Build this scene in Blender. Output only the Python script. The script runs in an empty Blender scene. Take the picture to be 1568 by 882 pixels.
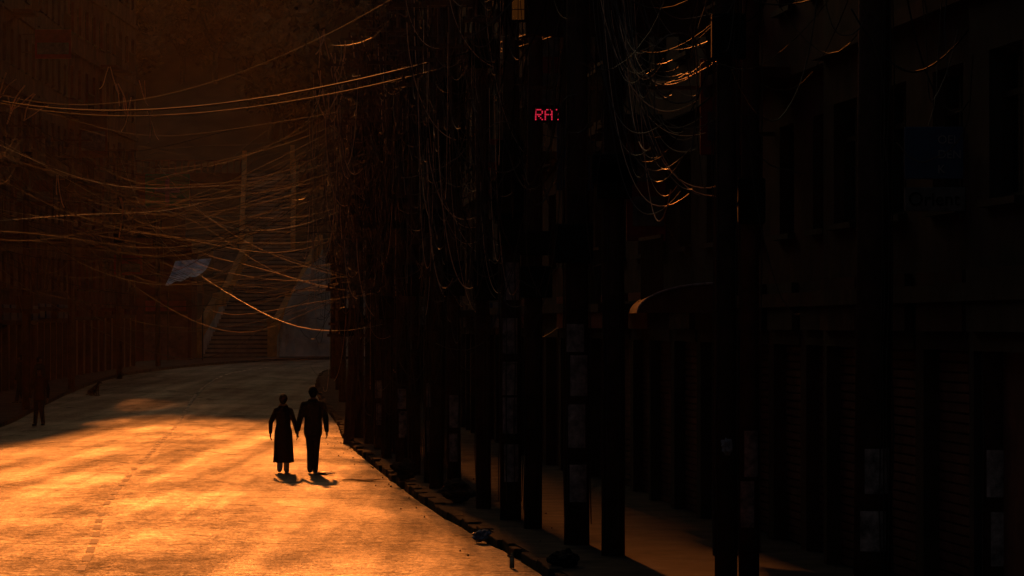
import bpy, bmesh, math, random
from mathutils import Vector, Matrix, noise
R = random.Random(7)
scene = bpy.context.scene
scene.view_settings.view_transform = 'Standard'
scene.view_settings.look = 'None'
scene.view_settings.exposure = 0
TANE = math.tan(math.radians(14)); SM = 0.09

# ---------------------------------------------------------------- materials
def mat(name, col, rough=0.8, var=0.35, scale=3.0, bump=0.0, bscale=None, spec=0.5, metal=0.0, emis=None, es=0.0, bdist=0.02, det=3):
    m = bpy.data.materials.new(name); m.use_nodes = True
    nt = m.node_tree; N = nt.nodes; L = nt.links
    b = N['Principled BSDF']
    tc = N.new('ShaderNodeTexCoord')
    n1 = N.new('ShaderNodeTexNoise'); n1.inputs['Scale'].default_value = scale; n1.inputs['Detail'].default_value = det
    n1.inputs['Roughness'].default_value = 0.7
    L.new(tc.outputs['Object'], n1.inputs['Vector'])
    cr = N.new('ShaderNodeValToRGB')
    cr.color_ramp.elements[0].position = 0.3; cr.color_ramp.elements[1].position = 0.7
    cr.color_ramp.elements[0].color = tuple(c*(1-var) for c in col)+(1,)
    cr.color_ramp.elements[1].color = tuple(min(1, c*(1+var)) for c in col)+(1,)
    L.new(n1.outputs['Fac'], cr.inputs['Fac']); L.new(cr.outputs['Color'], b.inputs['Base Color'])
    b.inputs['Roughness'].default_value = rough; b.inputs['Metallic'].default_value = metal
    b.inputs['Specular IOR Level'].default_value = spec
    if bump > 0:
        n2 = N.new('ShaderNodeTexNoise'); n2.inputs['Scale'].default_value = bscale or scale*6; n2.inputs['Detail'].default_value = 2
        L.new(tc.outputs['Object'], n2.inputs['Vector'])
        bp = N.new('ShaderNodeBump'); bp.inputs['Strength'].default_value = bump; bp.inputs['Distance'].default_value = bdist
        L.new(n2.outputs['Fac'], bp.inputs['Height']); L.new(bp.outputs['Normal'], b.inputs['Normal'])
    if emis:
        b.inputs['Emission Color'].default_value = emis+(1,); b.inputs['Emission Strength'].default_value = es
    return m

def asphalt():
    m = bpy.data.materials.new('asphalt'); m.use_nodes = True
    nt = m.node_tree; N = nt.nodes; L = nt.links; b = N['Principled BSDF']
    tc = N.new('ShaderNodeTexCoord')
    def noi(scale, st, det=4, r=.6, rot=0.0):
        mp = N.new('ShaderNodeMapping'); mp.inputs['Scale'].default_value = st; mp.inputs['Rotation'].default_value = (0, 0, rot)
        L.new(tc.outputs['Object'], mp.inputs['Vector'])
        n = N.new('ShaderNodeTexNoise'); n.inputs['Scale'].default_value = scale; n.inputs['Detail'].default_value = det
        n.inputs['Roughness'].default_value = r
        L.new(mp.outputs['Vector'], n.inputs['Vector']); return n.outputs['Fac']
    def math_(op, a, c):
        k = N.new('ShaderNodeMath'); k.operation = op
        for i, v in enumerate((a, c)):
            if isinstance(v, (int, float)): k.inputs[i].default_value = v
            else: L.new(v, k.inputs[i])
        return k.outputs[0]
    def ramp(f, p0, p1, c0, c1):
        r = N.new('ShaderNodeValToRGB'); r.color_ramp.elements[0].position = p0; r.color_ramp.elements[1].position = p1
        r.color_ramp.elements[0].color = c0; r.color_ramp.elements[1].color = c1; L.new(f, r.inputs['Fac']); return r.outputs['Color']
    big = noi(0.3, (1, .5, 1), 4)
    tracks = noi(1.3, (1, .03, 1), 4, .55, -.08)
    fine = noi(4.5, (1, 1, 1), 6, .85)
    grit = noi(22, (1, .6, 1), 3, .85)
    comb = math_('ADD', math_('MULTIPLY', big, .2), math_('ADD', math_('MULTIPLY', tracks, .18), math_('ADD', math_('MULTIPLY', fine, .3), math_('MULTIPLY', grit, .32))))
    col = ramp(comb, .42, .58, (.032, .029, .026, 1), (.1, .087, .073, 1))
    vo = N.new('ShaderNodeTexVoronoi'); vo.feature = 'DISTANCE_TO_EDGE'; vo.inputs['Scale'].default_value = .2
    wn = N.new('ShaderNodeTexNoise'); wn.inputs['Scale'].default_value = 1.2; wn.inputs['Detail'].default_value = 4
    L.new(tc.outputs['Object'], wn.inputs['Vector'])
    mx = N.new('ShaderNodeMixRGB'); L.new(tc.outputs['Object'], mx.inputs[1]); L.new(wn.outputs['Color'], mx.inputs[2])
    mx.blend_type = 'ADD'; mx.inputs['Fac'].default_value = 2.0
    L.new(mx.outputs[0], vo.inputs['Vector'])
    crk = ramp(vo.outputs['Distance'], .004, .022, (0.25, .25, .25, 1), (1, 1, 1, 1))
    mul = N.new('ShaderNodeMixRGB'); mul.blend_type = 'MULTIPLY'; mul.inputs['Fac'].default_value = 1
    L.new(col, mul.inputs[1]); L.new(crk, mul.inputs[2]); L.new(mul.outputs[0], b.inputs['Base Color'])
    rr = ramp(comb, .42, .58, (.8, .8, .8, 1), (.48, .48, .48, 1)); L.new(rr, b.inputs['Roughness'])
    sp = ramp(comb, .42, .58, (.1, .1, .1, 1), (.56, .56, .56, 1))
    mu2 = N.new('ShaderNodeMixRGB'); mu2.blend_type = 'MULTIPLY'; mu2.inputs['Fac'].default_value = 1
    L.new(sp, mu2.inputs[1]); L.new(crk, mu2.inputs[2]); L.new(mu2.outputs[0], b.inputs['Specular IOR Level'])
    h = math_('ADD', math_('MULTIPLY', fine, .6), math_('ADD', math_('MULTIPLY', grit, .4), math_('MULTIPLY', big, .6)))
    bp = N.new('ShaderNodeBump'); bp.inputs['Strength'].default_value = .95; bp.inputs['Distance'].default_value = .036
    L.new(h, bp.inputs['Height']); L.new(bp.outputs['Normal'], b.inputs['Normal'])
    return m

M = {}
M['asphalt'] = asphalt()
M['ground'] = mat('ground_dirt', (.09, .07, .05), .95, .4, .3)
M['pave'] = mat('pavement_concrete', (.09, .072, .062), .95, .5, 1.5, .4, 12, spec=.05)
M['kerb'] = mat('kerb_concrete', (.08, .063, .05), .95, .5, 2.0, .4, 15, spec=.05)
M['paint'] = mat('worn_road_paint', (.4, .37, .32), .75, .6, 5, .3, 20, spec=.4)
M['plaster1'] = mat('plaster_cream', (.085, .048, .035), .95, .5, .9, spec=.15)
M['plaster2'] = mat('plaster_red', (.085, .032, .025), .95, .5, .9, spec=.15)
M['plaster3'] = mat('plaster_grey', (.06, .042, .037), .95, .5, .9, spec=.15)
M['brick'] = mat('brick_wall', (.15, .07, .045), .95, .4, 1.2, spec=.15)
M['glass'] = mat('window_glass', (.025, .016, .014), .35, .2, 1, spec=.3)
M['frame'] = mat('window_frame_wood', (.05, .03, .022), .8, .3, 4, spec=.2)
M['shutter'] = mat('rolling_shutter_steel', (.16, .068, .054), .6, .5, 2, spec=.4)
M['pole'] = mat('pole_concrete', (.09, .053, .042), .9, .4, 3, .4, 20, spec=.2)
M['steel'] = mat('rusted_steel', (.1, .05, .03), .5, .4, 4, metal=.4)
M['cable'] = mat('cable_rubber', (.06, .038, .028), .45, .3, 3, spec=.8)
M['bare'] = mat('bare_copper_wire', (.7, .46, .32), .5, .3, 9, metal=.8)
M['cabledull'] = mat('cable_dusty', (.026, .016, .012), .7, .4, 3, spec=.18)
M['ochre'] = mat('ochre_paint', (.62, .25, .07), .75, .4, 1.5)
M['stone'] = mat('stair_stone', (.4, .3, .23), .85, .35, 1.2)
M['riser'] = mat('stair_riser_shade', (.1, .07, .055), .9, .35, 1.2)  # dark colour paints in the shade on the risers below the nosings
M['whitewash'] = mat('weathered_whitewash', (.55, .47, .41), .9, .6, .45, .4, 5, det=6)
M['tarp'] = mat('blue_white_tarp', (.36, .42, .54), .6, .5, 1.8, .3, 4)
M['green'] = mat('green_sign_paint', (.03, .2, .11), .5, .3, 2)
M['white'] = mat('white_sign_paint', (.6, .6, .58), .6, .2, 3)
M['paper'] = mat('poster_paper', (.3, .24, .24), .9, .75, 7)
M['signgrey'] = mat('sign_faded_grey', (.13, .11, .11), .9, .5, 5)
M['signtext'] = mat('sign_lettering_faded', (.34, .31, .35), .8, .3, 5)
M['blue'] = mat('blue_sign_paint', (.035, .06, .15), .6, .3, 2)
M['redp'] = mat('red_sign_paint', (.22, .02, .02), .6, .4, 2)
M['leaf'] = mat('foliage', (.12, .07, .028), .8, .6, .5)
M['bark'] = mat('bark', (.08, .055, .035), .95, .4, 6)
M['hill'] = mat('hill_soil_and_scrub', (.12, .075, .035), .95, .5, .15)
M['skin'] = mat('skin', (.16, .085, .055), .6, .15, 6)
M['hair'] = mat('hair_black', (.012, .01, .009), .6, .3, 30, spec=.2)
M['jacket'] = mat('jacket_dark_teal', (.03, .04, .041), .95, .3, 8, .4, 14, spec=.1)
M['jeans'] = mat('jeans_dark', (.016, .02, .03), .95, .3, 10, .3, spec=.1)
M['kurta'] = mat('kurta_dark_maroon', (.03, .011, .012), .95, .3, 8, .4, 14, spec=.1)
M['whitecloth'] = mat('white_trousers', (.7, .64, .6), .9, .2, 8)
M['shoe'] = mat('shoe_black', (.02, .018, .016), .6, .2, 8)
M['sole'] = mat('shoe_pale', (.25, .22, .2), .7, .2, 8)
M['led'] = mat('led_red', (.3, .01, .02), .5, 0, 1, emis=(1, .03, .08), es=.7)
M['black'] = mat('black_plastic', (.015, .013, .012), .8, .2, 3, spec=.15)
M['sunglow'] = mat('pane_sun_glow', (.05, .02, .01), .8, .8, 9, spec=.05, emis=(1, .3, .05), es=.03)  # emission stands in for sunlight reflected by the pane
M['bagblue'] = mat('plastic_bag_blue', (.2, .25, .4), .4, .3, 6, .4)
M['bagwhite'] = mat('plastic_bag_white', (.4, .4, .45), .4, .3, 6, .4)
M['dog'] = mat('dog_fur', (.05, .035, .025), .95, .5, 5)
M['bottle'] = mat('bottle_plastic', (.5, .4, .25), .15, .2, 6)

# ---------------------------------------------------------------- helpers
def empty(name, loc=(0, 0, 0)):
    e = bpy.data.objects.new(name, None); e.location = loc; scene.collection.objects.link(e); return e
def link(ob, parent=None):
    scene.collection.objects.link(ob)
    if parent is not None:
        ob.parent = parent; ob.matrix_parent_inverse = Matrix.Translation(-parent.location)
    return ob
class MB:
    def __init__(s): s.v = []; s.f = []
    def quad(s, *p):
        i = len(s.v); s.v += [tuple(q) for q in p]; s.f.append(tuple(range(i, i+len(p))))
    def hexa(s, c):
        i = len(s.v); s.v += [tuple(q) for q in c]
        for f in ((0,3,2,1),(4,5,6,7),(0,1,5,4),(1,2,6,5),(2,3,7,6),(3,0,4,7)): s.f.append(tuple(i+k for k in f))
    def box(s, x0, x1, y0, y1, z0, z1):
        s.hexa([(x0,y0,z0),(x1,y0,z0),(x1,y1,z0),(x0,y1,z0),(x0,y0,z1),(x1,y0,z1),(x1,y1,z1),(x0,y1,z1)])
    def obox(s, fr, a0, a1, b0, b1, z0, z1):
        o, t, n = fr
        def P(a, b, z): return (o[0]+t[0]*a+n[0]*b, o[1]+t[1]*a+n[1]*b, z)
        s.hexa([P(a0,b0,z0),P(a1,b0,z0),P(a1,b1,z0),P(a0,b1,z0),P(a0,b0,z1),P(a1,b0,z1),P(a1,b1,z1),P(a0,b1,z1)])
    def cyl(s, p0, p1, r0, r1, n=10, caps=True):
        p0 = Vector(p0); p1 = Vector(p1); d = (p1-p0).normalized()
        u = d.cross(Vector((0, 1, 0))) if abs(d.y) < .9 else d.cross(Vector((1, 0, 0))); u.normalize(); w = d.cross(u)
        i = len(s.v)
        for p, r in ((p0, r0), (p1, r1)):
            for k in range(n):
                a = 2*math.pi*k/n; s.v.append(tuple(p+u*math.cos(a)*r+w*math.sin(a)*r))
        for k in range(n): s.f.append((i+k, i+(k+1) % n, i+n+(k+1) % n, i+n+k))
        if caps: s.f.append(tuple(i+n+k for k in range(n))); s.f.append(tuple(i+n-1-k for k in range(n)))
    def obj(s, name, m, parent=None, smooth=False, bevel=0):
        me = bpy.data.meshes.new(name); me.from_pydata(s.v, [], s.f); me.update()
        bm = bmesh.new(); bm.from_mesh(me); bmesh.ops.recalc_face_normals(bm, faces=bm.faces); bm.to_mesh(me); bm.free()
        me.materials.append(m)
        if smooth:
            for p in me.polygons: p.use_smooth = True
        ob = bpy.data.objects.new(name, me); link(ob, parent)
        if bevel: b = ob.modifiers.new('bev', 'BEVEL'); b.width = bevel; b.segments = 2
        return ob

def gz(D):
    if D < 120: return 0.0
    if D < 235: return .93*(D-120)/115
    return .93

# ---------------------------------------------------------------- road
Lp = [(-5,-60),(-8,0),(-11.2,46.6),(-12.6,66),(-14.1,98),(-15.2,115),(-17.5,150),(-18.8,178),(-18.6,195),(-16.8,215),(-13,230),(-5,239),(8,243),(60,247)]
Rp = [(10,-60),(4.6,0),(.36,46.6),(-1.6,66),(-4.2,98),(-5.4,118),(-7.6,150),(-9.1,180),(-9.4,197),(-7.8,208),(-4,217),(3,224),(14,228),(60,232)]
def catmull(P, n=10):
    out = []
    for i in range(len(P)-1):
        p0 = P[max(i-1, 0)]; p1 = P[i]; p2 = P[i+1]; p3 = P[min(i+2, len(P)-1)]
        for k in range(n):
            t = k/n
            out.append(tuple(.5*((2*p1[j])+(-p0[j]+p2[j])*t+(2*p0[j]-5*p1[j]+4*p2[j]-p3[j])*t*t+(-p0[j]+3*p1[j]-3*p2[j]+p3[j])*t**3) for j in range(2)))
    out.append(P[-1]); return out
LL = catmull(Lp); RR = catmull(Rp)
CC = [((a[0]+b[0])/2, (a[1]+b[1])/2) for a, b in zip(LL, RR)]
mb = MB(); KW = 7
for i in range(len(LL)):
    for k in range(KW):
        t = k/(KW-1); x = LL[i][0]*(1-t)+RR[i][0]*t; y = LL[i][1]*(1-t)+RR[i][1]*t
        mb.v.append((x, y, gz(y)+.012+.05*math.sin(math.pi*t)))
for i in range(len(LL)-1):
    for k in range(KW-1): mb.f.append((i*KW+k, i*KW+k+1, (i+1)*KW+k+1, (i+1)*KW+k))
me = bpy.data.meshes.new('asphalt_road'); me.from_pydata(mb.v, [], mb.f); me.materials.append(M['asphalt'])
for p in me.polygons: p.use_smooth = True
link(bpy.data.objects.new('asphalt_road', me))

def edge_x(P, D):
    for i in range(len(P)-1):
        if P[i][1] <= D <= P[i+1][1]:
            t = (D-P[i][1])/(P[i+1][1]-P[i][1]); return P[i][0]*(1-t)+P[i+1][0]*t
    return P[-1][0]
kr = lambda D: edge_x(RR, D)
kl = lambda D: edge_x(LL, D)

def strip(name, edge, side, width, z, m, w0=0.0):
    mb = MB(); pts = []
    for i in range(len(edge)):
        a = edge[max(i-1, 0)]; b = edge[min(i+1, len(edge)-1)]
        d = Vector((b[0]-a[0], b[1]-a[1])).normalized(); n = Vector((d.y, -d.x))*side
        e = Vector(edge[i]); pts.append((e+n*w0, e+n*(w0+width)))
    for i in range(len(pts)-1):
        a, b = pts[i]; c, d = pts[i+1]
        za = gz(a.y); zc = gz(c.y)
        mb.hexa([(a.x,a.y,za-.2),(b.x,b.y,za-.2),(d.x,d.y,zc-.2),(c.x,c.y,zc-.2),(a.x,a.y,za+z),(b.x,b.y,za+z),(d.x,d.y,zc+z),(c.x,c.y,zc+z)])
    return mb.obj(name, m)
strip('kerb', LL, -1, .16, .15, M['kerb'])
strip('pavement', RR[:86], 1, 7, .13, M['pave'], .13)
strip('pavement', LL[:112], -1, 5.5, .135, M['pave'], .16)
# right kerb as separate, worn and shifted stones
mb = MB(); rk = random.Random(3)
acc = 0.0; i = 0; pts = [Vector(p) for p in RR]
cum = [0]
for i in range(1, len(pts)): cum.append(cum[-1]+(pts[i]-pts[i-1]).length)
def along(s):
    for i in range(len(cum)-1):
        if cum[i] <= s <= cum[i+1]:
            return pts[i].lerp(pts[i+1], (s-cum[i])/(cum[i+1]-cum[i]))
    return pts[-1]
s_ = 0.0
while s_ < cum[-1]-1:
    ln = rk.uniform(.7, 1.1)
    if rk.random() > .07:
        a = along(s_+.015); b = along(s_+ln-.015); d = (b-a).normalized(); n = Vector((d.y, -d.x)); o = rk.uniform(-.03, .05)
        z1 = .15+rk.uniform(-.045, .012); z2 = z1+rk.uniform(-.02, .02)
        a0 = a+n*o; b0 = b+n*(o+rk.uniform(-.015, .015)); a1 = a+n*.19; b1 = b+n*.19; za = gz(a.y); zb = gz(b.y)
        mb.hexa([(a0.x,a0.y,za-.1),(a1.x,a1.y,za-.1),(b1.x,b1.y,zb-.1),(b0.x,b0.y,zb-.1),(a0.x,a0.y,za+z1),(a1.x,a1.y,za+z1+.003),(b1.x,b1.y,zb+z2+.003),(b0.x,b0.y,zb+z2)])
    s_ += ln
mb.obj('kerb', M['kerb'], bevel=.015)

mb = MB(); cl = CC
def cpt(D): return edge_x(cl, D)
D = 20.0
while D < 205:
    if R.random() > .15:
        ln = R.uniform(.9, 1.25); dx = R.uniform(-.02, .02)
        for k in range(3):
            d0 = D+ln*k/3; d1 = D+ln*(k+1)/3; x0 = cpt(d0)+.2+dx; x1 = cpt(d1)+.2+dx
            mb.quad((x0-.055, d0, gz(d0)+.068), (x0+.055, d0, gz(d0)+.068), (x1+.055, d1, gz(d1)+.068), (x1-.055, d1, gz(d1)+.068))
    D += 1.9
mb.obj('centre_line_marking', M['paint'])

# ---------------------------------------------------------------- terrain
def ridge(X):
    base = (340-117)*TANE-5.0
    return base+1.6*math.sin(X*.21)+1.0*math.sin(X*.53+1)
def lerp(a, b, t): return a+(b-a)*max(0, min(1, t))
def TH(X, Y):
    if Y < 241: return gz(Y)-.02
    st = lerp(241, 252, (X+10)/8)
    if Y < 264: z = lerp(.91, 12.2, (Y-st)/(264-st))
    elif Y < 340: z = 12.2+(ridge(X)-12.2)*((Y-264)/76)
    else: z = lerp(ridge(X), 20, (Y-340)/500)
    return z+(0.6*noise.noise(Vector((X*.1, Y*.1, 0))) if Y > 268 else 0)
xs = [-2500,-1200,-600,-300,-150]+[-100+4*i for i in range(51)]+[150,300,600,1200,2500]
ys = [-400,-60,0,60,120,180,235,240.9]+[241+4*i for i in range(6)]+[263.9,264.3]+[268+4*i for i in range(19)]+[370,420,520,700,1000,2500]
mb = MB(); nx = len(xs)
for y in ys:
    for x in xs: mb.v.append((x, y, TH(x, y)))
for j in range(len(ys)-1):
    for i in range(nx-1): mb.f.append((j*nx+i, j*nx+i+1, (j+1)*nx+i+1, (j+1)*nx+i))
gr = mb.obj('ground', M['ground']); gr.data.materials.append(M['hill'])
for p in gr.data.polygons:
    if p.center.y > 241: p.material_index = 1
    p.use_smooth = True

# ---------------------------------------------------------------- buildings
def building(name, p0, p1, side, h, depth=10, seed=0, wall='plaster1', fh=3.0, gh=3.3, slats=True, balcony=True):
    r = random.Random(seed)
    p0 = Vector(p0); p1 = Vector(p1); t = (p1-p0); Ln = t.length; t.normalize()
    n = Vector((t.y, -t.x))*side
    fr = (p0, t, n); z0 = gz(min(p0.y, p1.y))+.1
    e = empty(name, (p0.x, p0.y, z0))
    W = MB(); G = MB(); F = MB(); S = MB(); B = MB()
    W.obox(fr, 0.01, Ln-.01, -depth, -.32, z0-.5, h)
    nb = max(1, round(Ln/3.0)); bw = Ln/nb
    for k in range(nb+1):
        a = k*bw; W.obox(fr, max(0, a-.22), min(Ln, a+.22), -.33, 0, z0-.3, z0+gh)
    for k in range(nb):
        a0 = k*bw+.22; a1 = (k+1)*bw-.22; zt = z0+gh-.45
        W.obox(fr, a0, a1, -.33, -.01, zt, z0+gh)
        if slats:
            y = z0+.05
            while y < zt-.08:
                S.obox(fr, a0, a1, -.3, -.17+r.uniform(0, .004), y, y+.085); y += .105
        S.obox(fr, a0, a1, -.32, -.2, z0-.3, zt)
        F.obox(fr, a0, a1, -.2, .02, zt-.16, zt+.02)
        if r.random() < .8: B.obox(fr, a0+.1, a1-.1, .012, .1, z0+gh-.42, z0+gh+.2)
    nf = int((h-z0-gh)/fh)
    for f in range(nf):
        zb = z0+gh+f*fh; ww = bw*r.uniform(.42, .55); sill = .85; wh = 1.45
        W.obox(fr, 0, Ln, -.33, .0, zb, zb+sill)
        W.obox(fr, 0, Ln, -.33, -.002, zb+sill+wh, zb+fh)
        W.obox(fr, -.02, Ln+.02, -.2, .14, zb-.12, zb+.06)
        for k in range(nb):
            c = (k+.5)*bw; a0 = c-ww/2; a1 = c+ww/2
            W.obox(fr, k*bw, a0, -.33, -.001, zb+sill, zb+sill+wh)
            W.obox(fr, a1, (k+1)*bw, -.33, -.001, zb+sill, zb+sill+wh)
            G.obox(fr, a0, a1, -.315, -.22, zb+sill, zb+sill+wh)
            for q in (a0, c-.03, a1-.06): F.obox(fr, q, q+.06, -.22, -.13, zb+sill, zb+sill+wh)
            for q in (zb+sill, zb+sill+wh*.68, zb+sill+wh-.06): F.obox(fr, a0, a1, -.22, -.14, q, q+.06)
            F.obox(fr, a0-.08, a1+.08, -.02, .1, zb+sill-.07, zb+sill)
        if balcony and r.random() < .5:
            k = r.randrange(nb); a0 = k*bw+.2; a1 = (k+1)*bw-.2
            W.obox(fr, a0, a1, .14, .95, zb-.14, zb)
            F.obox(fr, a0, a1, .9, .94, zb+.9, zb+.95)
            q = a0
            while q < a1: F.obox(fr, q, q+.03, .9, .93, zb, zb+.9); q += .2
    W.obox(fr, -.05, Ln+.05, -depth-.1, .22, h, h+.18)
    W.obox(fr, 0, Ln, -.2, -.05, h+.18, h+.95)
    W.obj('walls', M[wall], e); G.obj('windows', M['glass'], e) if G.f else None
    F.obj('window_frames', M['frame'], e); S.obj('rolling_shutters', M['shutter'], e)
    if B.f: B.obj('fascia_board', M[r.choice(['plaster2', 'blue', 'plaster3', 'redp'])], e)
    return e
FR98 = 3.9-.09*(98-46)
def facR(D):
    if D <= 98: return 3.9-.09*(D-46)
    return FR98+(kr(D)-kr(98))
dR = [4,16,28,38,47,55,64,74,86,98,112,128,146,166,188]
hs = [16,19,15,17,20,16,18,15,19,17,21,18,16,19]
for i in range(len(dR)-1):
    a, b = dR[i], dR[i+1]; off = [0,.15,-.1,0,.2,0,.12,-.15,.1,0,.1,0,.15,0][i]
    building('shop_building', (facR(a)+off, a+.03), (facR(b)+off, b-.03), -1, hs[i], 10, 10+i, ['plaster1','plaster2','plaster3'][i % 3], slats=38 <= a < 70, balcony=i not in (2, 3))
def facL(D):
    pts = [(-13.5,-20),(-13.8,40),(-15.2,66),(-17.3,110),(-20.0,150),(-20.6,178),(-20.2,206)]
    return edge_x(pts, D)
dL = [10,24,38,52,66,80,95,110,124,137,150,164,178,192,206]
for i in range(len(dL)-1):
    a, b = dL[i], dL[i+1]
    hh = [15,18,16,19,17,18,16,17,19,19.5,20.5,19.5,22,23][i]
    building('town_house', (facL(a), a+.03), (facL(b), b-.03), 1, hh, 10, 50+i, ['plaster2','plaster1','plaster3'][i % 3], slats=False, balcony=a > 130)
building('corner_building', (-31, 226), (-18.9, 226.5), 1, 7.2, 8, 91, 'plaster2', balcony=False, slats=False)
building('brick_house', (-34, 239), (-21, 239), 1, 11.5, 8, 92, 'brick', slats=False)
building('unseen_hilltop_blocker', (-25.1, 338), (25, 338), 1, 72.5, 12, 93, 'plaster3', balcony=False, slats=False, fh=6)  # unseen block above the frame, added to keep sun off the right pavement
for (x, d, z, w, h, m) in [(-18.9,158,14.6,1.5,1.2,'redp'),(-19.2,176,11.8,1.3,2.2,'brick'),(-18.7,150,8.2,1.5,1.0,'brick'),(-19.0,190,6.0,1.4,1.0,'redp')]:
    e = empty('advertising_hoarding', (x, d, z)); s = MB(); s.box(x-w/2, x+w/2, d, d+.1, z-h/2, z+h/2); s.obj('board', M[m], e, bevel=.02)
    s = MB(); s.box(x-w/2+.1, x+w/2-.1, d-.02, d-.003, z-h*.35, z+h*.05); s.obj('panel', M['signgrey'], e)
    s = MB(); s.box(x-w/2-1.1, x-w/2, d+.03, d+.07, z+h*.3, z+h*.3+.05); s.box(x-w/2-1.1, x-w/2, d+.03, d+.07, z-h*.3, z-h*.3+.05); s.obj('bracket', M['steel'], e)

# ---------------------------------------------------------------- stair
st = empty('hillside_stairway', (-17, 240, .9))
S = MB(); O = MB(); Wl = MB(); Rs = MB()
def flight(c0, c1, z0, z1, w, n, bottom):
    c0 = Vector(c0); c1 = Vector(c1)
    for k in range(n):
        a = c0.lerp(c1, k/n); b = c0.lerp(c1, (k+1)/n); z = z0+(z1-z0)*(k+1)/n; rise = (z1-z0)/n
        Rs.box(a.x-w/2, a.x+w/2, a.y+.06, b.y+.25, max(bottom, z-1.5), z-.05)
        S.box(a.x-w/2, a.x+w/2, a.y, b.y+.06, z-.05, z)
        S.box(a.x-w/2, a.x+w/2, a.y+.045, a.y+.058, z-rise*.6, z-.052)
def parapet(pts, th, hgt, low, mb):
    for i in range(len(pts)-1):
        a = pts[i]; b = pts[i+1]
        mb.hexa([(a[0]-th/2,a[1],a[2]-low),(a[0]+th/2,a[1],a[2]-low),(b[0]+th/2,b[1],b[2]-low),(b[0]-th/2,b[1],b[2]-low),
                 (a[0]-th/2,a[1],a[2]+hgt),(a[0]+th/2,a[1],a[2]+hgt),(b[0]+th/2,b[1],b[2]+hgt),(b[0]-th/2,b[1],b[2]+hgt)])
flight((-17.2,240), (-14.9,252), .95, 8.0, 4.3, 26, .5)
S.box(-19.6, -10.5, 252.1, 254.2, 5, 7.99)
flight((-16.2,254), (-16.7,264), 8.0, 13.4, 3.2, 20, 5)
def pp(x0, x1, steps):
    return [(lerp(x0, x1, t), 240+12*t, .95+7.05*t+dz) for t, dz in steps]
prof = [(-.06, .7), (.02, 1.3), (.30, .9), (.302, 1.1), (.42, .35), (.421, .2), (1, .1)]
parapet(pp(-19.5, -17.2, prof), .38, .85, .02, O)
parapet(pp(-14.9, -12.6, prof), .38, .85, .02, O)
parapet(pp(-19.5, -17.2, prof), .36, -.02, 6, Wl); parapet(pp(-14.9, -12.6, prof), .36, -.02, 6, Wl)
for x in (-19.6, -14.95):
    O.box(x-.28, x+.28, 239.1, 239.7, .8, 3.2); O.box(x-.36, x+.36, 239.02, 239.78, 3.2, 3.35)
parapet([(-17.9,254,8.1),(-18.4,264,13.5)], .3, .9, 2, O); parapet([(-14.5,254,8.1),(-15.0,264,13.5)], .3, .9, 2, O)
O.box(-15.25, -14.95, 263.9, 264.2, 13.5, 15.4); O.box(-18.55, -18.25, 263.9, 264.2, 13.5, 15.0)
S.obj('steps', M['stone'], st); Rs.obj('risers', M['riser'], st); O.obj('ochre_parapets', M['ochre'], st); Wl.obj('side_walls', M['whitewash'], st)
T = MB()
T.box(-30, -18.6, 264.4, 264.9, 6, 13.5); T.box(-14.7, -4, 264.4, 264.9, 6, 13.5)
T.obj('terrace_wall', M['brick'])
T = MB(); x = -30
while x < -4:
    if not (-18.6 < x < -15): T.box(x, x+.09, 264.5, 264.6, 13.5, 14.3)
    x += .45
T.box(-30, -18.6, 264.5, 264.6, 14.3, 14.4); T.box(-14.7, -4, 264.5, 264.6, 14.3, 14.4)
T.obj('terrace_railing', M['brick'])
rw = MB(); top = [(-14.6,2.6),(-14.2,4.0),(-13.6,5.4),(-12.8,6.6),(-12,7.3),(-11,7.8),(-9.5,8.0),(-4,8.1),(6,8.1)]
for i in range(len(top)-1):
    a, b = top[i], top[i+1]
    rw.hexa([(a[0],240.2,.5),(b[0],240.2,.5),(b[0],241.2,.5),(a[0],241.2,.5),(a[0],240.7,a[1]),(b[0],240.7,b[1]),(b[0],241.2,b[1]),(a[0],241.2,a[1])])
rw.obj('retaining_wall', M['whitewash'])
tp = MB(); e = empty('tarpaulin_awning', (-18.6, 222, 6))
n = 12
for i in range(n):
    for j in range(6):
        def q(i, j):
            u = i/n; v = j/6
            return (-19.6+2.1*u-.35*v, 223.5-2.6*v, 6.75-(1.45-.5*u)*v+.15*u+.06*math.sin(u*17+v*3)*v-.12*math.sin(math.pi*v))
        tp.quad(q(i, j), q(i+1, j), q(i+1, j+1), q(i, j+1))
tp.obj('sheet', M['tarp'], e, True)
tp = MB()
for x, z in ((-19.8, 5.3), (-17.8, 5.9)): tp.cyl((x, 221.0, .8), (x, 221.0, z), .04, .04)
tp.obj('posts', M['steel'], e)
e = empty('pharmacy_sign', (-18, 200, 10)); s = MB(); s.box(-19.1, -16.8, 199.9, 200.1, 9.15, 10.9); s.obj('board', M['green'], e, bevel=.02)
s = MB(); s.box(-18.06, -17.84, 199.85, 199.895, 9.4, 10.65); s.box(-18.6, -17.3, 199.845, 199.89, 9.92, 10.14); s.obj('cross', M['signtext'], e)
s = MB(); s.box(-20.6, -19.1, 199.97, 200.03, 9.4, 9.46); s.box(-20.6, -19.1, 199.97, 200.03, 10.6, 10.66); s.obj('brackets', M['steel'], e)

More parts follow.
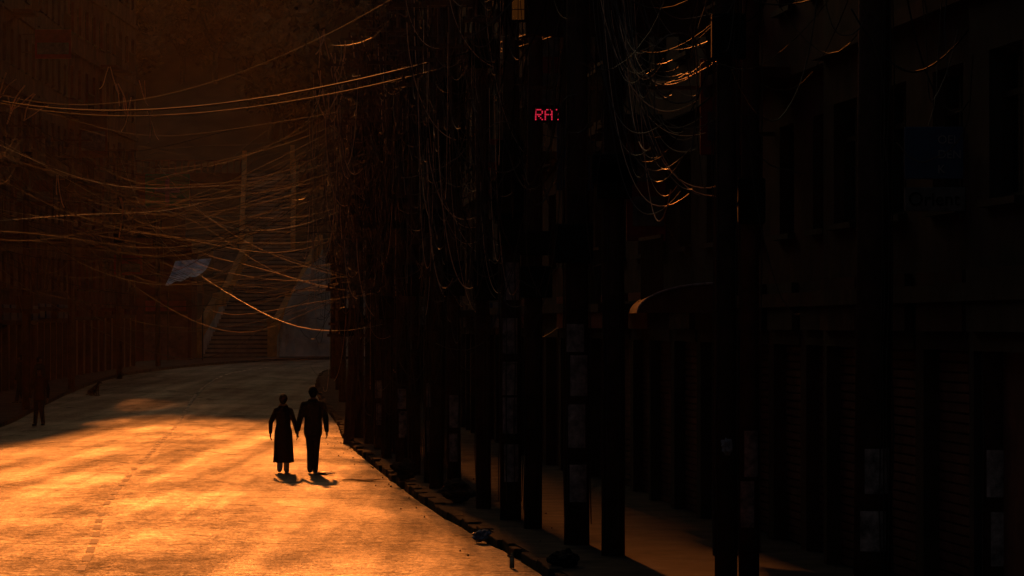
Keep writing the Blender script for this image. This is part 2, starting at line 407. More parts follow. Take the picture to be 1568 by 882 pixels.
# ---------------------------------------------------------------- trees
def crown_mesh(seed, n=1100, rad=3.0):
    r = random.Random(seed); mb = MB()
    lobes = [(Vector((r.uniform(-1, 1)*rad*.7, r.uniform(-1, 1)*rad*.7, r.uniform(2.5, 7))), r.uniform(.7, 1.5)) for _ in range(13)]
    for k in range(n):
        c, lr = r.choice(lobes)
        d = Vector((r.gauss(0, 1), r.gauss(0, 1), r.gauss(0, .8))).normalized()*lr*(r.random()**.4)
        p = c+d; s = r.uniform(.14, .34)
        u = Vector((r.gauss(0, 1), r.gauss(0, 1), r.gauss(0, 1))).normalized(); w = u.orthogonal().normalized()
        mb.quad(p-u*s-w*s*.5, p+u*s-w*s*.5, p+u*s+w*s*.5, p-u*s+w*s*.5)
    nl = len(mb.f)
    mb.cyl((0, 0, -1), (.1, 0, 3), .25, .16, 8)
    for c, lr in lobes: mb.cyl((.1, 0, 2.2), c, .12, .03, 6)
    me = bpy.data.meshes.new('tree'); me.from_pydata(mb.v, [], mb.f); me.materials.append(M['leaf']); me.materials.append(M['bark'])
    for i, p in enumerate(me.polygons): p.material_index = 0 if i < nl else 1
    return me
cms = [crown_mesh(s) for s in range(4)]
fo = empty('hillside_forest', (-25, 300, 20))
for k in range(230):
    if k < 115: X = R.uniform(-42, -2); Y = R.uniform(268, 320)
    else: X = R.uniform(-90, -14); Y = R.uniform(336, 346)
    if X > -26.5 and Y > 334: continue
    ob = bpy.data.objects.new('tree', R.choice(cms)); ob.location = (X, Y, TH(X, Y)-.3)
    s = R.uniform(.7, 1.15) if Y < 336 else R.uniform(.65, .85)
    ob.scale = (s, s, s*R.uniform(.9, 1.1)); ob.rotation_euler = (0, 0, R.uniform(0, 6.3)); link(ob, fo)

# ---------------------------------------------------------------- poles
def curve_obj(name, paths, m, parent=None, r=.0085, res=0):
    cu = bpy.data.curves.new(name, 'CURVE'); cu.dimensions = '3D'; cu.bevel_depth = r; cu.bevel_resolution = res
    for pth, rad in paths:
        sp = cu.splines.new('POLY'); sp.points.add(len(pth)-1)
        for i, p in enumerate(pth): sp.points[i].co = (p[0], p[1], p[2], 1); sp.points[i].radius = rad
    cu.materials.append(m); ob = bpy.data.objects.new(name, cu); link(ob, parent); return ob
def sagline(a, b, sag, n=20, jit=0.0, rr=R):
    a = Vector(a); b = Vector(b); out = []; ph = rr.uniform(0, 6); j2 = Vector((rr.uniform(-1, 1), rr.uniform(-1, 1), rr.uniform(-1, 1)))*jit
    for i in range(n+1):
        t = i/n; p = a.lerp(b, t); p.z -= sag*4*t*(1-t); p += j2*math.sin(t*7+ph)*4*t*(1-t); out.append(p)
    return out
def dangle(p, ln, rr, curl=.5):
    out = [Vector(p)]; v = Vector((rr.uniform(-.25, .25), rr.uniform(-.2, .2), -.3)); n = 14; dx = rr.uniform(-curl, curl)
    for i in range(n):
        v += Vector((rr.uniform(-.12, .12)+dx*.12, rr.uniform(-.08, .08), -.25*(1 if i < n*.75 else -rr.uniform(.0, 1.2)))); v.normalize()
        out.append(out[-1]+v*ln/n)
    return out
def hook(p, w, h, rr):
    out = []; n = 16; d = rr.uniform(-.4, .4); e_ = rr.uniform(.45, .75); wob = rr.uniform(.0, .06); ph = rr.uniform(0, 6)
    for i in range(n+1):
        t = i/n; out.append(Vector((p[0]+w*(t**1.6)+wob*math.sin(9*t+ph), p[1]+d*t, p[2]-h*math.sin(t*math.pi*e_)+rr.uniform(-.012, .012))))
    return out
def pole(X, D, h, r=.13, lean=(0, 0), posters=0, seed=0, ncab=14, name='utility_pole', m='pole'):
    rr = random.Random(seed); z = gz(D)+.1
    e = empty(name, (X, D, z)); s = MB(); tx = X+lean[0]; ty = D+lean[1]
    s.cyl((X, D, z-.1), (tx, ty, z+h), r, r*.72, 12); s.obj('shaft', M[m], e, True)
    s = MB()
    for k in range(rr.randint(2, 4)):
        q = z+h-.4-k*rr.uniform(.5, .8); L_ = rr.uniform(.5, .9); px = lerp(X, tx, (q-z)/h)
        s.box(px-L_, px+L_, ty-r-.06, ty-r-.001, q, q+.07)
        for j in range(4): xx = px-L_+.08+j*(2*L_-.16)/3; s.cyl((xx, ty-r-.03, q+.07), (xx, ty-r-.03, q+.2), .035, .025, 8)
    s.obj('crossarms_with_insulators', M['steel'], e)
    s = MB()
    for k in range(3):
        if rr.random() < .6: q = z+rr.uniform(2.6, h-2); s.box(X-r-rr.uniform(.02, .15), X+r+rr.uniform(.02, .15), ty-r-.22, ty-r-.002, q, q+rr.uniform(.3, .65))
    if s.f: s.obj('junction_box', M['black'], e, bevel=.02)
    if posters:
        s = MB(); q = z+.6
        for k in range(posters):
            hh = rr.uniform(.35, .6); a0 = -2.2+rr.uniform(-.4, .2); rr2 = r+.006+.002*k
            for j in range(5):
                a = a0+j*.28; b = a+.28
                s.quad((X+rr2*math.cos(a), D+rr2*math.sin(a), q), (X+rr2*math.cos(b), D+rr2*math.sin(b), q), (X+rr2*math.cos(b), D+rr2*math.sin(b), q+hh), (X+rr2*math.cos(a), D+rr2*math.sin(a), q+hh))
            q += hh+rr.uniform(.02, .3)
        s.obj('posters', M['paper'], e)
    P = []
    for k in range(ncab):
        zz = z+h-rr.uniform(.2, 5.5); p = (X+rr.uniform(-.9, .4), ty-rr.uniform(.1, .5), zz); c = rr.random()
        if c < .4: P.append((dangle(p, rr.uniform(.7, 2.6), rr), rr.uniform(.5, 1.2)))
        elif c < .9: P.append((hook(p, rr.uniform(-1.3, 1.6), rr.uniform(.8, 3.4), rr), rr.uniform(.5, 1.1)))
        else:
            c0 = Vector(p); cr = rr.uniform(.18, .35); P.append(([c0+Vector((math.cos(a*.5)*cr, .02*a*.1, math.sin(a*.5)*cr*1.2-.1)) for a in range(40)], .7))
    for k in range(5):
        a = rr.uniform(0, 6.28); P.append(([(X+math.cos(a)*(r+.012)+(tx-X)*t+rr.uniform(-.02, .02), D+math.sin(a)*(r+.012)+(ty-D)*t, z+.3+(h-.5)*t) for t in [i/14 for i in range(15)]], .9))
    curve_obj('hanging_cables', P, M['cable'], e)
    return (tx, ty, z+h)
tops = []
spec = [
 (4.75,37.5,11,.16,(0,0),2,16),(3.75,40,11,.2,(.05,0),2,14),(2.45,44,11,.13,(0,0),0,18),(2.75,44.6,11,.12,(.04,0),2,12),
 (1.28,48.6,10.5,.15,(0,0),0,20),(.86,51,10.5,.17,(0,0),4,16),(.3,55,10,.13,(.05,0),0,22),(-.02,57.5,9.5,.16,(0,0),5,18),(-.45,61,10,.12,(-.05,0),0,24),
 (-1.0,66,9.5,.12,(0,0),2,22),(-1.35,68.5,9,.13,(.12,0),0,18),(-1.5,71,10,.13,(.1,0),2,22),(-1.9,75,9.5,.12,(-.05,0),0,24),(-2.3,80,10,.13,(0,0),2,22),(-2.75,84,10,.12,(.1,0),0,24),
 (-2.6,87,9,.13,(-.08,0),0,24),(-3.1,90,10,.13,(0,0),2,24),(-3.5,94,9.5,.12,(.05,0),0,24),(-3.95,99,10,.13,(0,0),0,26),(-4.15,97.5,4.8,.14,(.28,0),0,0),(-3.7,102,9.5,.13,(0,0),0,22),(-4.3,106,10,.13,(.05,0),0,26),(-4.7,113,10,.13,(0,0),0,20),
 (-5.1,124,10.5,.13,(0,0),0,16),(-6.1,138,10.5,.13,(0,0),0,14),(-7.0,155,10.5,.13,(0,0),0,12),(-8.2,176,10.5,.13,(0,0),0,10)]
for i, (X, D, h, r, ln, po, nc) in enumerate(spec): tops.append(pole(X, D, h, r, ln, po, 200+i, nc))
ltops = []
for i, (X, D, h) in enumerate([(-18.4,180,11),(-17.9,156,10.5),(-16.2,128,10.5),(-15.4,112,10),(-14.9,98,10),(-13.6,78,10),(-18.9,205,11)]):
    ltops.append(pole(X, D, h, .14, (0, 0), 0, 300+i, 12))

P = []; P2 = []
rt = [t for t in tops if t[2] > 8]
rt.sort(key=lambda t: t[1])
for i in range(len(rt)-1):
    a, b = rt[i], rt[i+1]
    for k in range(14):
        za = R.uniform(.1, 4.6); zb = za+R.uniform(-.4, .4)
        P.append((sagline((a[0]+R.uniform(-.6, .5), a[1], a[2]-za), (b[0]+R.uniform(-.6, .5), b[1], b[2]-zb), R.uniform(.15, 1.8), 14, .1), R.uniform(.5, 1.5)))
lt = sorted(ltops, key=lambda t: t[1])
for i in range(len(lt)-1):
    a, b = lt[i], lt[i+1]
    for k in range(9): P.append((sagline((a[0]+R.uniform(-.5, .5), a[1], a[2]-R.uniform(.1, 3)), (b[0]+R.uniform(-.5, .5), b[1], b[2]-R.uniform(.1, 3)), R.uniform(.3, 1.6), 18, .1), R.uniform(.6, 1.3)))
for k in range(115):
    a = R.choice([t for t in rt if 84 < t[1] < 180]); b = R.choice([t for t in lt if 95 < t[1] < 210])
    (P2 if k % 8 == 0 else P).append((sagline((a[0], a[1], a[2]-R.uniform(.1, 6.0)), (b[0], b[1], b[2]-R.uniform(.1, 5.5)), R.uniform(.3, 2.8), 24, .45), R.uniform(.35, 1.2)))
P.append((sagline((-14.9, 110, 9.5), (.8, 60, 7.75), .75, 30), 2.4)); P.append((sagline((-14.9, 110, 9.45), (.8, 60, 7.6), .8, 30), 1.5))
P.append((sagline((-15.4, 112, 9.9), (-1.5, 70, 9.4), 1.2, 30), 1.1))
curve_obj('overhead_cables', P, M['cabledull']); curve_obj('overhead_cables', P2, M['cable'])
P = []; rc = random.Random(21)
for (x, d, z) in [(-15.2,114,10.2),(-14.8,114,9.9),(-14.9,114,9.5),(-14.4,114,9.6),(-12.0,114,10.7),(-11.7,114,10.2),(-11.4,114,9.8),(-11.0,114,10.3),(-10.8,114,9.4),(-13.2,112,7.4),(-11.6,113,6.8),(-5.3,106,11.2),(-5.0,104,11.0),(-4.7,106,10.4),(-5.4,104,9.4),(-5.1,103,9.3),(-4.8,102,9.2),(-4.6,103,9.5),(-5.5,108,10.2),(-4.8,101,10.2),(-4.6,100,9.8),(-4.2,94,10.0),(-3.7,91,9.9)]:
    left = x < -14
    for q in range(2):
        if left:
            # splayed stiff conductor ends, rising to the right from the joint
            o = Vector((x-.1, d, z-.5)); pt = [o]; v = Vector((rc.uniform(.2, .9), -.05, rc.uniform(.5, 1.0))).normalized()
            for i in range(8): v = (v+Vector((rc.uniform(-.25, .25), 0, rc.uniform(-.2, .25)))).normalized(); pt.append(pt[-1]+v*.11)
            P.append((pt, rc.uniform(1.6, 2.6)))
        else: P.append((dangle((x+rc.uniform(-.15, .15), d, z), rc.uniform(.5, 1.2), rc, 1.1), rc.uniform(1.2, 2.3)))
curve_obj('cut_cable_ends', P, M['bare'], res=2)
P = []; PB = []
for k in range(44):
    x0 = 1.2+R.uniform(-.25, .3); z0 = R.uniform(7.0, 9.2); x1 = R.uniform(1.5, 2.6); z1 = R.uniform(4.4, 6.4); D0 = 48.3; pts_ = []; e1 = R.uniform(.4, .6); pw = R.uniform(1.2, 2.2)
    for i in range(22):
        t = i/21; pts_.append((lerp(x0, x1, t**pw), D0-3.0*t, z0+(z1-z0)*math.sin(t*math.pi*e1)/.99-.3*math.sin(t*math.pi)))
    (PB if k % 4 == 0 else P).append((pts_, R.uniform(.4, .9)))
for k in range(80):
    D0 = R.uniform(55, 68); x0 = kr(D0)+R.uniform(-.5, .5); pts_ = []; z0 = R.uniform(5.0, 9); dz = R.uniform(1, 3.4); w = R.uniform(-.1, .9); ee = R.uniform(.4, .65)
    for i in range(18):
        t = i/17; pts_.append((x0+w*t**1.7, D0-1.5*t, z0-dz*math.sin(t*math.pi*ee)))
    (PB if k % 3 == 0 else P).append((pts_, R.uniform(.4, .9)))
for k in range(190):
    D0 = R.uniform(74, 116); x0 = kr(D0)+R.uniform(-1.0, .7); pts_ = []; z0 = R.uniform(3.6, 10); dz = R.uniform(.8, 3.0); w = R.uniform(-.3, .6); ee = R.uniform(.4, .65)
    for i in range(15):
        t = i/14; pts_.append((x0+w*t**1.8, D0-1.0*t, max(1.2, z0-dz*math.sin(t*math.pi*ee))))
    (PB if k % 3 == 0 else P).append((pts_, R.uniform(.4, 1.1)))
curve_obj('service_cable_bundle', P, M['cable']); curve_obj('service_cable_bundle', PB, M['bare'], r=.008, res=2)

# ---------------------------------------------------------------- signs on the right
def text(name, body, size, loc, rot, m, parent):
    cu = bpy.data.curves.new(name, 'FONT'); cu.body = body; cu.size = size; cu.extrude = .006; cu.materials.append(m)
    ob = bpy.data.objects.new(name, cu); ob.location = loc; ob.rotation_euler = rot; link(ob, parent); return ob
RX = (math.radians(90), 0, 0)
e = empty('led_sign', (.6, 54, 6)); s = MB(); s.box(.29, .75, 54.0, 54.12, 5.9, 6.14); s.obj('housing', M['black'], e, bevel=.01)
s = MB(); glyph = {'R': ["11110","10001","10001","11110","10100","10010","10001"], 'A': ["01110","10001","10001","11111","10001","10001","10001"], 'I': ["011","001","001","001","000","000","001"]}
for gi, ch in enumerate('RAI'):
    for r_, row in enumerate(glyph[ch]):
        for c_, v in enumerate(row):
            if v == '1':
                x = .325+gi*.135+c_*.023; z = 6.08-r_*.023; s.box(x, x+.017, 53.985, 53.998, z-.015, z)
s.obj('lit_dots', M['led'], e)
s = MB(); s.box(.25, 3.2, 54.04, 54.09, 6.36, 6.41); s.box(.4, .43, 54.04, 54.09, 6.14, 6.36); s.box(.68, .71, 54.04, 54.09, 6.14, 6.36); s.obj('bracket', M['steel'], e)
e = empty('shop_sign', (4.2, 38.6, 4.3)); s = MB(); s.box(3.95, 4.56, 38.6, 38.68, 4.19, 4.43); s.obj('board', M['signgrey'], e, bevel=.01)
text('lettering', 'Orient', .19, (3.98, 38.59, 4.25), RX, M['black'], e)
e = empty('shop_sign', (4.3, 38.8, 5)); s = MB(); s.box(3.97, 4.58, 38.8, 38.88, 4.52, 5.05); s.obj('board', M['blue'], e, bevel=.01)
for j, tx in enumerate(('OEI', 'DEN', 'K')): text('lettering', tx, .12, (4.3, 38.79, 4.88-j*.15), RX, M['signtext'], e)
for i, (x, d, z, w, h, m) in enumerate([(2.2,62,5.2,.7,1.6,'redp'),(1.2,73,6.3,.7,1.4,'blue'),(2.9,52,6.0,.7,1.3,'redp'),(.3,83,7.5,.7,1.8,'plaster1'),(-.4,92,6.8,.7,1.4,'redp'),(.9,77,8.2,.8,2.2,'redp')]):
    e = empty('shop_sign', (x, d, z)); s = MB(); s.box(x-w/2, x+w/2, d, d+.1, z-h/2, z+h/2); s.obj('board', M[m], e, bevel=.015)
    s = MB(); s.box(x-w/2+.04, x+w/2-.04, d-.02, d-.003, z+h*.1, z+h*.4); s.box(x-w/2+.1, x+w/2-.1, d-.02, d-.003, z-h*.35, z-h*.05); s.obj('panel', M['signgrey'], e)
    s = MB(); s.box(x+w/2, x+w/2+.9, d+.03, d+.07, z+h*.3, z+h*.3+.05); s.box(x+w/2, x+w/2+.9, d+.03, d+.07, z-h*.3, z-h*.3+.05); s.obj('bracket', M['steel'], e)
e = empty('sun_glow_window', (.12, 53.5, 7.3)); s = MB(); s.box(0, .17, 53.52, 53.56, 7.3, 7.6); s.obj('pane', M['sunglow'], e)  # pane glows to imitate reflected sun, no lamp behind it
s = MB(); s.box(-.03, 0, 53.48, 53.57, 7.27, 7.63); s.box(.17, .2, 53.48, 53.57, 7.27, 7.63); s.box(0, .17, 53.48, 53.57, 7.27, 7.3); s.box(0, .17, 53.48, 53.57, 7.6, 7.63); s.box(.08, .09, 53.49, 53.515, 7.3, 7.6); s.box(0, .17, 53.49, 53.514, 7.44, 7.45); s.box(.2, 3.2, 53.57, 54.0, 7.1, 7.8); s.obj('bay_frame', M['frame'], e)
e = empty('shop_canopy', (2.3, 56, 3.4)); s = MB(); n = 10
f = lambda a, y: (2.95-1.15*math.cos(a)*1.0, y, 3.22+.42*math.sin(a))
for i in range(n):
    a0 = math.pi/2*i/n; a1 = math.pi/2*(i+1)/n
    s.quad(f(a0, 55), f(a1, 55), f(a1, 59), f(a0, 59))
    s.quad((2.95, 55, 3.22), f(a0, 55), f(a1, 55))
s.obj('fabric', M['brick'], e, True)
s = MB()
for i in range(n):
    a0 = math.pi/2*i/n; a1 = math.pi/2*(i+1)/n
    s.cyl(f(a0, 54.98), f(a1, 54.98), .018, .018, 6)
s.obj('lit_edge_hoop', M['signtext'], e, True)  # pale colour stands in for the sunlit edge of the canopy

# ---------------------------------------------------------------- people
def capsule(mb, p0, p1, r0, r1, sx=1, sy=1, n=14):
    p0 = Vector(p0); p1 = Vector(p1); d = p1-p0; L_ = d.length
    d = d.normalized() if L_ > 1e-6 else Vector((0, 0, 1))
    u = Vector((1, 0, 0))-d*d.x
    if u.length < .2: u = Vector((0, 1, 0))-d*d.y
    u.normalize(); w = d.cross(u)
    rings = []
    for k in range(1, 6): a = -math.pi/2+k*math.pi/12*1.0; rings.append((p0+d*r0*math.sin(a), r0*math.cos(a)))
    rings.append((p0, r0)); rings.append((p0.lerp(p1, .5), (r0+r1)/2)); rings.append((p1, r1))
    for k in range(1, 6): a = k*math.pi/12; rings.append((p1+d*r1*math.sin(a), r1*math.cos(a)))
    i0 = len(mb.v)
    for c, r in rings:
        for k in range(n): a = 2*math.pi*k/n; mb.v.append(tuple(c+u*math.cos(a)*r*sx+w*math.sin(a)*r*sy))
    for j in range(len(rings)-1):
        for k in range(n): mb.f.append((i0+j*n+k, i0+j*n+(k+1) % n, i0+(j+1)*n+(k+1) % n, i0+(j+1)*n+k))
    mb.f.append(tuple(i0+n-1-k for k in range(n))); q = i0+(len(rings)-1)*n; mb.f.append(tuple(q+k for k in range(n)))
def remeshed(name, mb, voxel, mats, fn, parent, smooth=3):
    me = bpy.data.meshes.new(name); me.from_pydata(mb.v, [], mb.f); me.update()
    ob = bpy.data.objects.new('tmp', me); scene.collection.objects.link(ob)
    bm = bmesh.new(); bm.from_mesh(me); bmesh.ops.recalc_face_normals(bm, faces=bm.faces); bm.to_mesh(me); bm.free()
    r = ob.modifiers.new('r', 'REMESH'); r.mode = 'VOXEL'; r.voxel_size = voxel
    s = ob.modifiers.new('s', 'SMOOTH'); s.factor = .5; s.iterations = smooth
    dg = bpy.context.evaluated_depsgraph_get(); dg.update()
    m2 = bpy.data.meshes.new_from_object(ob.evaluated_get(dg)); bpy.data.objects.remove(ob)
    m2.materials.clear()
    for m in mats: m2.materials.append(M[m])
    for p in m2.polygons: p.use_smooth = True; p.material_index = fn(p.center)
    o = bpy.data.objects.new(name, m2); scene.collection.objects.link(o); o.parent = parent; return o
def hand(mb, w, dirv, side, curl=.5):
    w = Vector(w); d = Vector(dirv).normalized(); f = Vector((0, 1, 0)); f = (f-d*f.dot(d)).normalized(); inn = Vector((-side, 0, 0))
    capsule(mb, w-d*.02, w+d*.085, .026, .03, .7, 1.25)
    for i, (o, L_) in enumerate([(.033, .072), (.011, .082), (-.011, .076), (-.031, .06)]):
        a = w+d*.095+f*o; b = a+(d+inn*.25*curl).normalized()*L_*.5; c = b+(d+inn*1.0*curl).normalized()*L_*.3; e_ = c+(d*.7+inn*1.4*curl).normalized()*L_*.25
        capsule(mb, a, b, .0095, .009, n=8); capsule(mb, b, c, .009, .0082, n=8); capsule(mb, c, e_, .0082, .0072, n=8)
    a = w+d*.03+f*.03; b = a+(d+f*.9).normalized()*.045; c = b+(d+f*.2+inn*.3).normalized()*.035
    capsule(mb, a, b, .013, .011, n=8); capsule(mb, b, c, .011, .009, n=8)
def person(name, loc, yaw, H=1.72, kind='man', pose=None, cols=('jacket', 'jeans', 'shoe')):
    e = bpy.data.objects.new(name, None); scene.collection.objects.link(e); e.location = loc; e.rotation_euler = (0, 0, yaw)
    k = H/1.72; e.scale = (k, k, k)
    P_ = dict(shL=(-.185,0,1.385), elL=(-.26,-.04,1.12), wrL=(-.28,.03,.87), shR=(.185,0,1.385), elR=(.26,-.03,1.12), wrR=(.28,.05,.87),
              hipL=(-.09,0,.9), knL=(-.09,.06,.49), anL=(-.09,-.08,.09), hipR=(.09,0,.9), knR=(.09,.03,.49), anR=(.09,.12,.08))
    if pose: P_.update(pose)
    b = MB(); fem = kind == 'woman'
    sw = .88 if fem else 1.0
    sc = lambda p: (p[0]*sw, p[1], p[2])
    capsule(b, (0, 0, .93), (0, 0, 1.12), .168 if not fem else .17, .16 if not fem else .155, 1.05, .78)
    capsule(b, (0, 0, 1.12), (0, -.01, 1.3), .163 if not fem else .153, .174 if not fem else .156, 1.08, .75)
    for q in (-1, 1): capsule(b, (q*.05, -.01, 1.42), sc((q*.17, -.005, 1.375)), .07, .078)
    capsule(b, (0, -.005, 1.42), (0, 0, 1.48), .095, .066)
    capsule(b, (0, 0, 1.45), (0, .015, 1.56), .058 if not fem else .05, .054 if not fem else .048)
    capsule(b, (0, .0, 1.635), (0, .005, 1.645), .087, .085, .92, 1.08)
    capsule(b, (0, .04, 1.57), (0, .03, 1.61), .05, .065, .95, .95)
    capsule(b, (0, .095, 1.6), (0, .088, 1.64), .013, .009); capsule(b, (0, .08, 1.565), (0, .086, 1.568), .02, .012)
    for q in (-1, 1): capsule(b, (q*.085, -.005, 1.6), (q*.092, -.012, 1.64), .012, .016, .5, 1)
    for q in ('L', 'R'):
        sh, el, wr = sc(P_['sh'+q]), sc(P_['el'+q]), sc(P_['wr'+q])
        capsule(b, sh, el, .073 if not fem else .062, .062 if not fem else .054); capsule(b, el, wr, .062 if not fem else .054, .046 if not fem else .04)
        hp, kn, an = P_['hip'+q], P_['kn'+q], P_['an'+q]
        capsule(b, hp, kn, .102, .08); capsule(b, kn, an, .079, .062)
        tf = 1 if an[2] < .12 else .3
        capsule(b, (an[0], an[1]-.035, an[2]-.04), (an[0]+(.012 if q == 'R' else -.012), an[1]+.15, an[2]-.045-(.0 if tf == 1 else .03)), .042, .036, 1.1, .9)
    if not fem:
        capsule(b, (0, -.0, .84), (0, 0, 1.0), .182, .176, 1.05, .8)
        capsule(b, (-.05, -.03, 1.48), (.05, -.03, 1.48), .05, .05)
    else:
        N_ = 28; zs = [1.02, .9, .75, .6, .45, .32, .24]; rs = [.175, .2, .208, .215, .222, .23, .236]; i0 = len(b.v)
        for z_, r_ in zip(zs, rs):
            for j in range(N_):
                a = 2*math.pi*j/N_; f_ = 1+.05*math.sin(a*5+z_*2)*(1.1-z_); b.v.append((math.cos(a)*r_*f_*1.0, math.sin(a)*r_*.85*f_+.02*(1-z_), z_+.012*math.sin(a*2)))
        for j in range(len(zs)-1):
            for q in range(N_): b.f.append((i0+j*N_+q, i0+j*N_+(q+1) % N_, i0+(j+1)*N_+(q+1) % N_, i0+(j+1)*N_+q))
        b.f.append(tuple(i0+q for q in range(N_))); b.f.append(tuple(i0+(len(zs)-1)*N_+N_-1-q for q in range(N_)))
        capsule(b, (-.06, -.03, 1.5), (.06, -.03, 1.5), .05, .05)
    cutz = .23 if fem else .78
    def fn(c):
        if c.z > 1.5 and abs(c.x) < .12: return 3
        if c.z < .085: return 2
        if c.z < cutz: return 1
        return 0
    remeshed('body', b, .011, [cols[0], cols[1], cols[2], 'skin'], fn, e)
    for q, sd in (('L', -1), ('R', 1)):
        hb = MB(); wr = Vector(sc(P_['wr'+q])); el = Vector(sc(P_['el'+q])); dv = (wr-el).normalized()*.5+Vector((0, .0, -.6)); hand(hb, wr, dv, sd)
        remeshed('hand_'+q.lower(), hb, .0045, ['skin'], lambda c: 0, e, 1)
    h = MB(); capsule(h, (0, -.012, 1.652), (0, -.005, 1.668), .1, .096, .97, 1.08); capsule(h, (0, -.055, 1.6), (0, -.05, 1.64), .07, .078, 1.05, .8)
    if fem: capsule(h, (0, -.105, 1.66), (0, -.115, 1.68), .06, .055)
    for q in (-1, 1): capsule(h, (q*.075, .0, 1.625), (q*.078, -.01, 1.66), .02, .022)
    hd = remeshed('hair', h, .008, ['hair'], lambda c: 0, e, 2)
    bm = bmesh.new(); bm.from_mesh(hd.data)
    bmesh.ops.delete(bm, geom=[v for v in bm.verts if v.co.y > .055 and v.co.z < 1.68], context='VERTS'); bm.to_mesh(hd.data); bm.free()
    s = MB()
    for q in (-1, 1): capsule(s, (q*.033, .083, 1.628), (q*.033, .084, 1.628), .012, .012, n=8)
    o = s.obj('eyes', M['white']); o.parent = e
    s = MB(); s.cyl((-.025, .099, 1.583), (.025, .099, 1.583), .006, .006, 8)
    o = s.obj('mouth', M['redp']); o.parent = e
    return e
person('walking_man', (-4.04, 78, .024), .03, 1.73, 'man', dict(elL=(-.26,-.05,1.12), wrL=(-.3,.05,.89), elR=(.255,-.05,1.12), wrR=(.275,.06,.87),
       hipL=(-.075,0,.9), knL=(-.05,.03,.49), anL=(-.055,-.14,.1), hipR=(.075,0,.9), knR=(.05,.09,.49), anR=(.04,.13,.08)))
person('walking_woman', (-4.65, 78.1, .032), -.03, 1.57, 'woman', dict(elR=(.29,-.05,1.13), wrR=(.34,.05,.9), elL=(-.31,-.08,1.13), wrL=(-.33,.05,.9),
       knL=(-.06,.03,.49), anL=(-.07,-.12,.1), knR=(.07,.08,.49), anR=(.06,.12,.08)), ('kurta', 'whitecloth', 'sole'))
person('standing_man', (-14.15, 115, .02), 2.9, 1.7, 'man', None, ('kurta', 'jeans', 'shoe'))
person('standing_man', (-17.4, 136, gz(136)+.13), 2.2, 1.68, 'man', None, ('jacket', 'jeans', 'shoe'))
person('standing_woman', (-16.85, 137, gz(137)+.13), -2.5, 1.6, 'woman', None, ('jacket', 'jeans', 'shoe'))
person('standing_man', (-4.0, 141, gz(141)+.13), .4, 1.66, 'man', None, ('kurta', 'jeans', 'shoe'))
e = bpy.data.objects.new('sitting_dog', None); scene.collection.objects.link(e); e.location = (-16.3, 150, gz(150)+.03); e.rotation_euler = (0, 0, -.5)
d = MB()
capsule(d, (-.2, 0, .15), (.0, 0, .27), .13, .11, .9, .9); capsule(d, (0, 0, .27), (.12, 0, .36), .115, .095)
capsule(d, (.12, 0, .38), (.19, 0, .5), .07, .055); capsule(d, (.19, 0, .52), (.22, 0, .53), .068, .06); capsule(d, (.25, 0, .52), (.34, 0, .495), .04, .026)
for q in (-1, 1):
    capsule(d, (.18, q*.035, .57), (.165, q*.055, .63), .022, .01)
    capsule(d, (.13, q*.06, .32), (.12, q*.065, .16), .042, .026); capsule(d, (.12, q*.065, .16), (.14, q*.065, .03), .026, .02); capsule(d, (.14, q*.065, .02), (.19, q*.065, .02), .024, .02)
    capsule(d, (-.18, q*.09, .15), (-.04, q*.12, .17), .085, .05); capsule(d, (-.04, q*.12, .17), (-.15, q*.12, .04), .035, .025); capsule(d, (-.15, q*.12, .025), (-.02, q*.12, .02), .024, .022)
capsule(d, (-.28, 0, .08), (-.42, .05, .03), .03, .022); capsule(d, (-.42, .05, .03), (-.52, .12, .03), .022, .014)
remeshed('body', d, .01, ['dog'], lambda c: 0, e)

# ---------------------------------------------------------------- litter
def crumple(name, loc, size, m, seed, flat=.5):
    bm = bmesh.new(); bmesh.ops.create_icosphere(bm, subdivisions=4, radius=1)
    for v in bm.verts:
        n_ = noise.noise(v.co*1.7+Vector((seed, 0, 0)))*.5+abs(noise.noise(v.co*4+Vector((0, seed, 0))))*.35
        v.co = v.co*(1+n_); v.co.z *= flat; v.co.x *= size[0]; v.co.y *= size[1]; v.co.z *= size[2]
    mz = min(v.co.z for v in bm.verts)
    for v in bm.verts: v.co.z -= mz
    me = bpy.data.meshes.new(name); bm.to_mesh(me); bm.free(); me.materials.append(m)
    ob = bpy.data.objects.new(name, me); ob.location = loc; scene.collection.objects.link(ob); return ob
crumple('plastic_bag', (-.42, 53.4, .02), (.14, .12, .14), M['bagblue'], 3)
crumple('plastic_bag', (-3.75, 77.3, .03), (.16, .13, .05), M['bagwhite'], 5)
crumple('cardboard_scrap', (-2.9, 74.5, .03), (.4, .2, .03), M['sole'], 8)
crumple('garbage_sack', (.62, 46.3, .13), (.16, .2, .16), M['black'], 11, .6)
crumple('garbage_sack', (-2.0, 72.5, .12), (.22, .25, .25), M['kerb'], 31, .6)
crumple('garbage_sack', (-.9, 63.0, .12), (.25, .25, .25), M['kerb'], 37, .6)
crumple('plastic_bag', (2.45, 43.8, 1.55), (.06, .05, .1), M['signtext'], 17, .9)
s = MB(); s.cyl((0.0, 47.8, .02), (0.0, 47.8, .15), .03, .03, 12); s.cyl((0, 47.8, .15), (0, 47.8, .19), .03, .012, 12); s.cyl((0, 47.8, .19), (0, 47.8, .21), .014, .014, 12); s.obj('plastic_bottle', M['bottle'], None, True)
mb = MB()
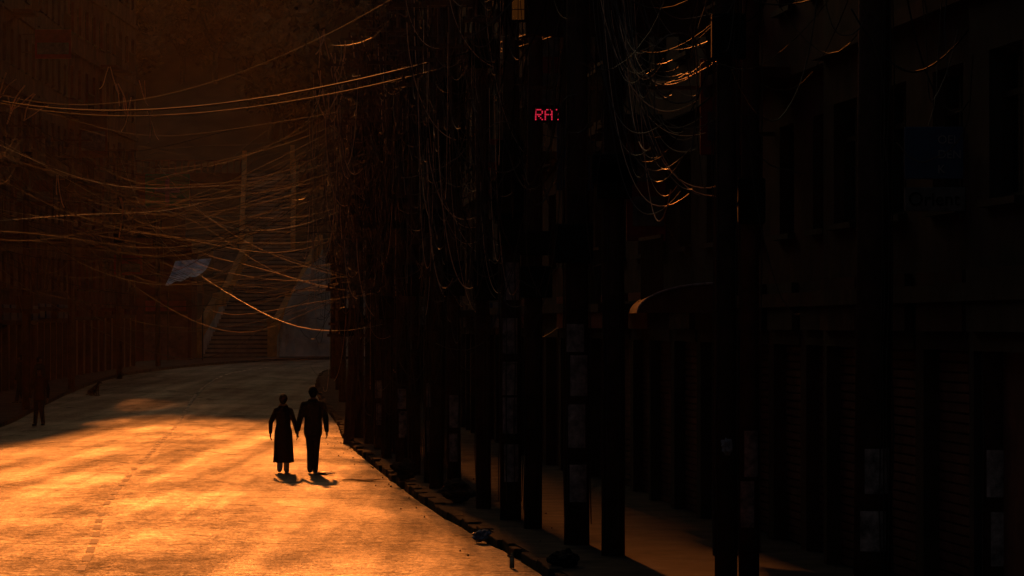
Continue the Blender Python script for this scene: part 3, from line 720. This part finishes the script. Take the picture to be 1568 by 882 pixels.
for k in range(70):
    D = R.uniform(50, 110); x = kr(D)-abs(R.gauss(0, .35))-.03 if k % 3 else kr(D)+R.uniform(.2, 1.5); zb = 0 if k % 3 else .11; sz = R.uniform(.006, .024); a = R.uniform(0, 3)
    c, q_ = math.cos(a)*sz, math.sin(a)*sz
    mb.hexa([(x-c,D-q_,zb),(x+q_,D-c,zb),(x+c,D+q_,zb),(x-q_,D+c,zb),(x-c*.6,D-q_*.7,zb+.03+sz*.5),(x+q_*.7,D-c*.5,zb+.03+sz*.6),(x+c*.6,D+q_*.7,zb+.03+sz*.4),(x-q_*.6,D+c*.7,zb+.03+sz*.5)])
mb.obj('road_debris', M['pole'])

# ---------------------------------------------------------------- dusty air over the street
hm = bpy.data.materials.new('dusty_air'); hm.use_nodes = True; nt = hm.node_tree
nt.nodes.remove(nt.nodes['Principled BSDF'])
vs = nt.nodes.new('ShaderNodeVolumeScatter'); vs.inputs['Color'].default_value = (1, .85, .7, 1); vs.inputs['Density'].default_value = 8.5e-5; vs.inputs['Anisotropy'].default_value = .6
nt.links.new(vs.outputs[0], nt.nodes['Material Output'].inputs['Volume'])
s = MB(); s.box(-70, 40, 42, 336, -3, 60); s.obj('dusty_haze', hm)

# ---------------------------------------------------------------- light, camera
w = bpy.data.worlds.new('World'); scene.world = w; w.use_nodes = True
nt = w.node_tree; sky = nt.nodes.new('ShaderNodeTexSky'); sky.sky_type = 'NISHITA'; sky.sun_disc = False
sky.sun_elevation = math.radians(14); sky.sun_rotation = -math.atan(SM); sky.dust_density = 8; sky.ozone_density = .3; sky.air_density = 1.5
nt.links.new(sky.outputs[0], nt.nodes['Background'].inputs[0]); nt.nodes['Background'].inputs[1].default_value = .019
sl = bpy.data.lights.new('sun', 'SUN'); sl.energy = 2.1; sl.angle = math.radians(1.0); sl.color = (1, .25, .038)
so = bpy.data.objects.new('sun', sl); scene.collection.objects.link(so)
so.rotation_euler = Vector((-SM, 1, TANE)).to_track_quat('Z', 'Y').to_euler()
cam = bpy.data.cameras.new('camera'); cam.lens = 135; cam.sensor_width = 36; cam.clip_start = .5; cam.clip_end = 5000
co = bpy.data.objects.new('camera', cam); scene.collection.objects.link(co); co.location = (0, 0, 3.05)
co.rotation_euler = (math.radians(90)+math.atan(56/5880), 0, 0); scene.camera = co
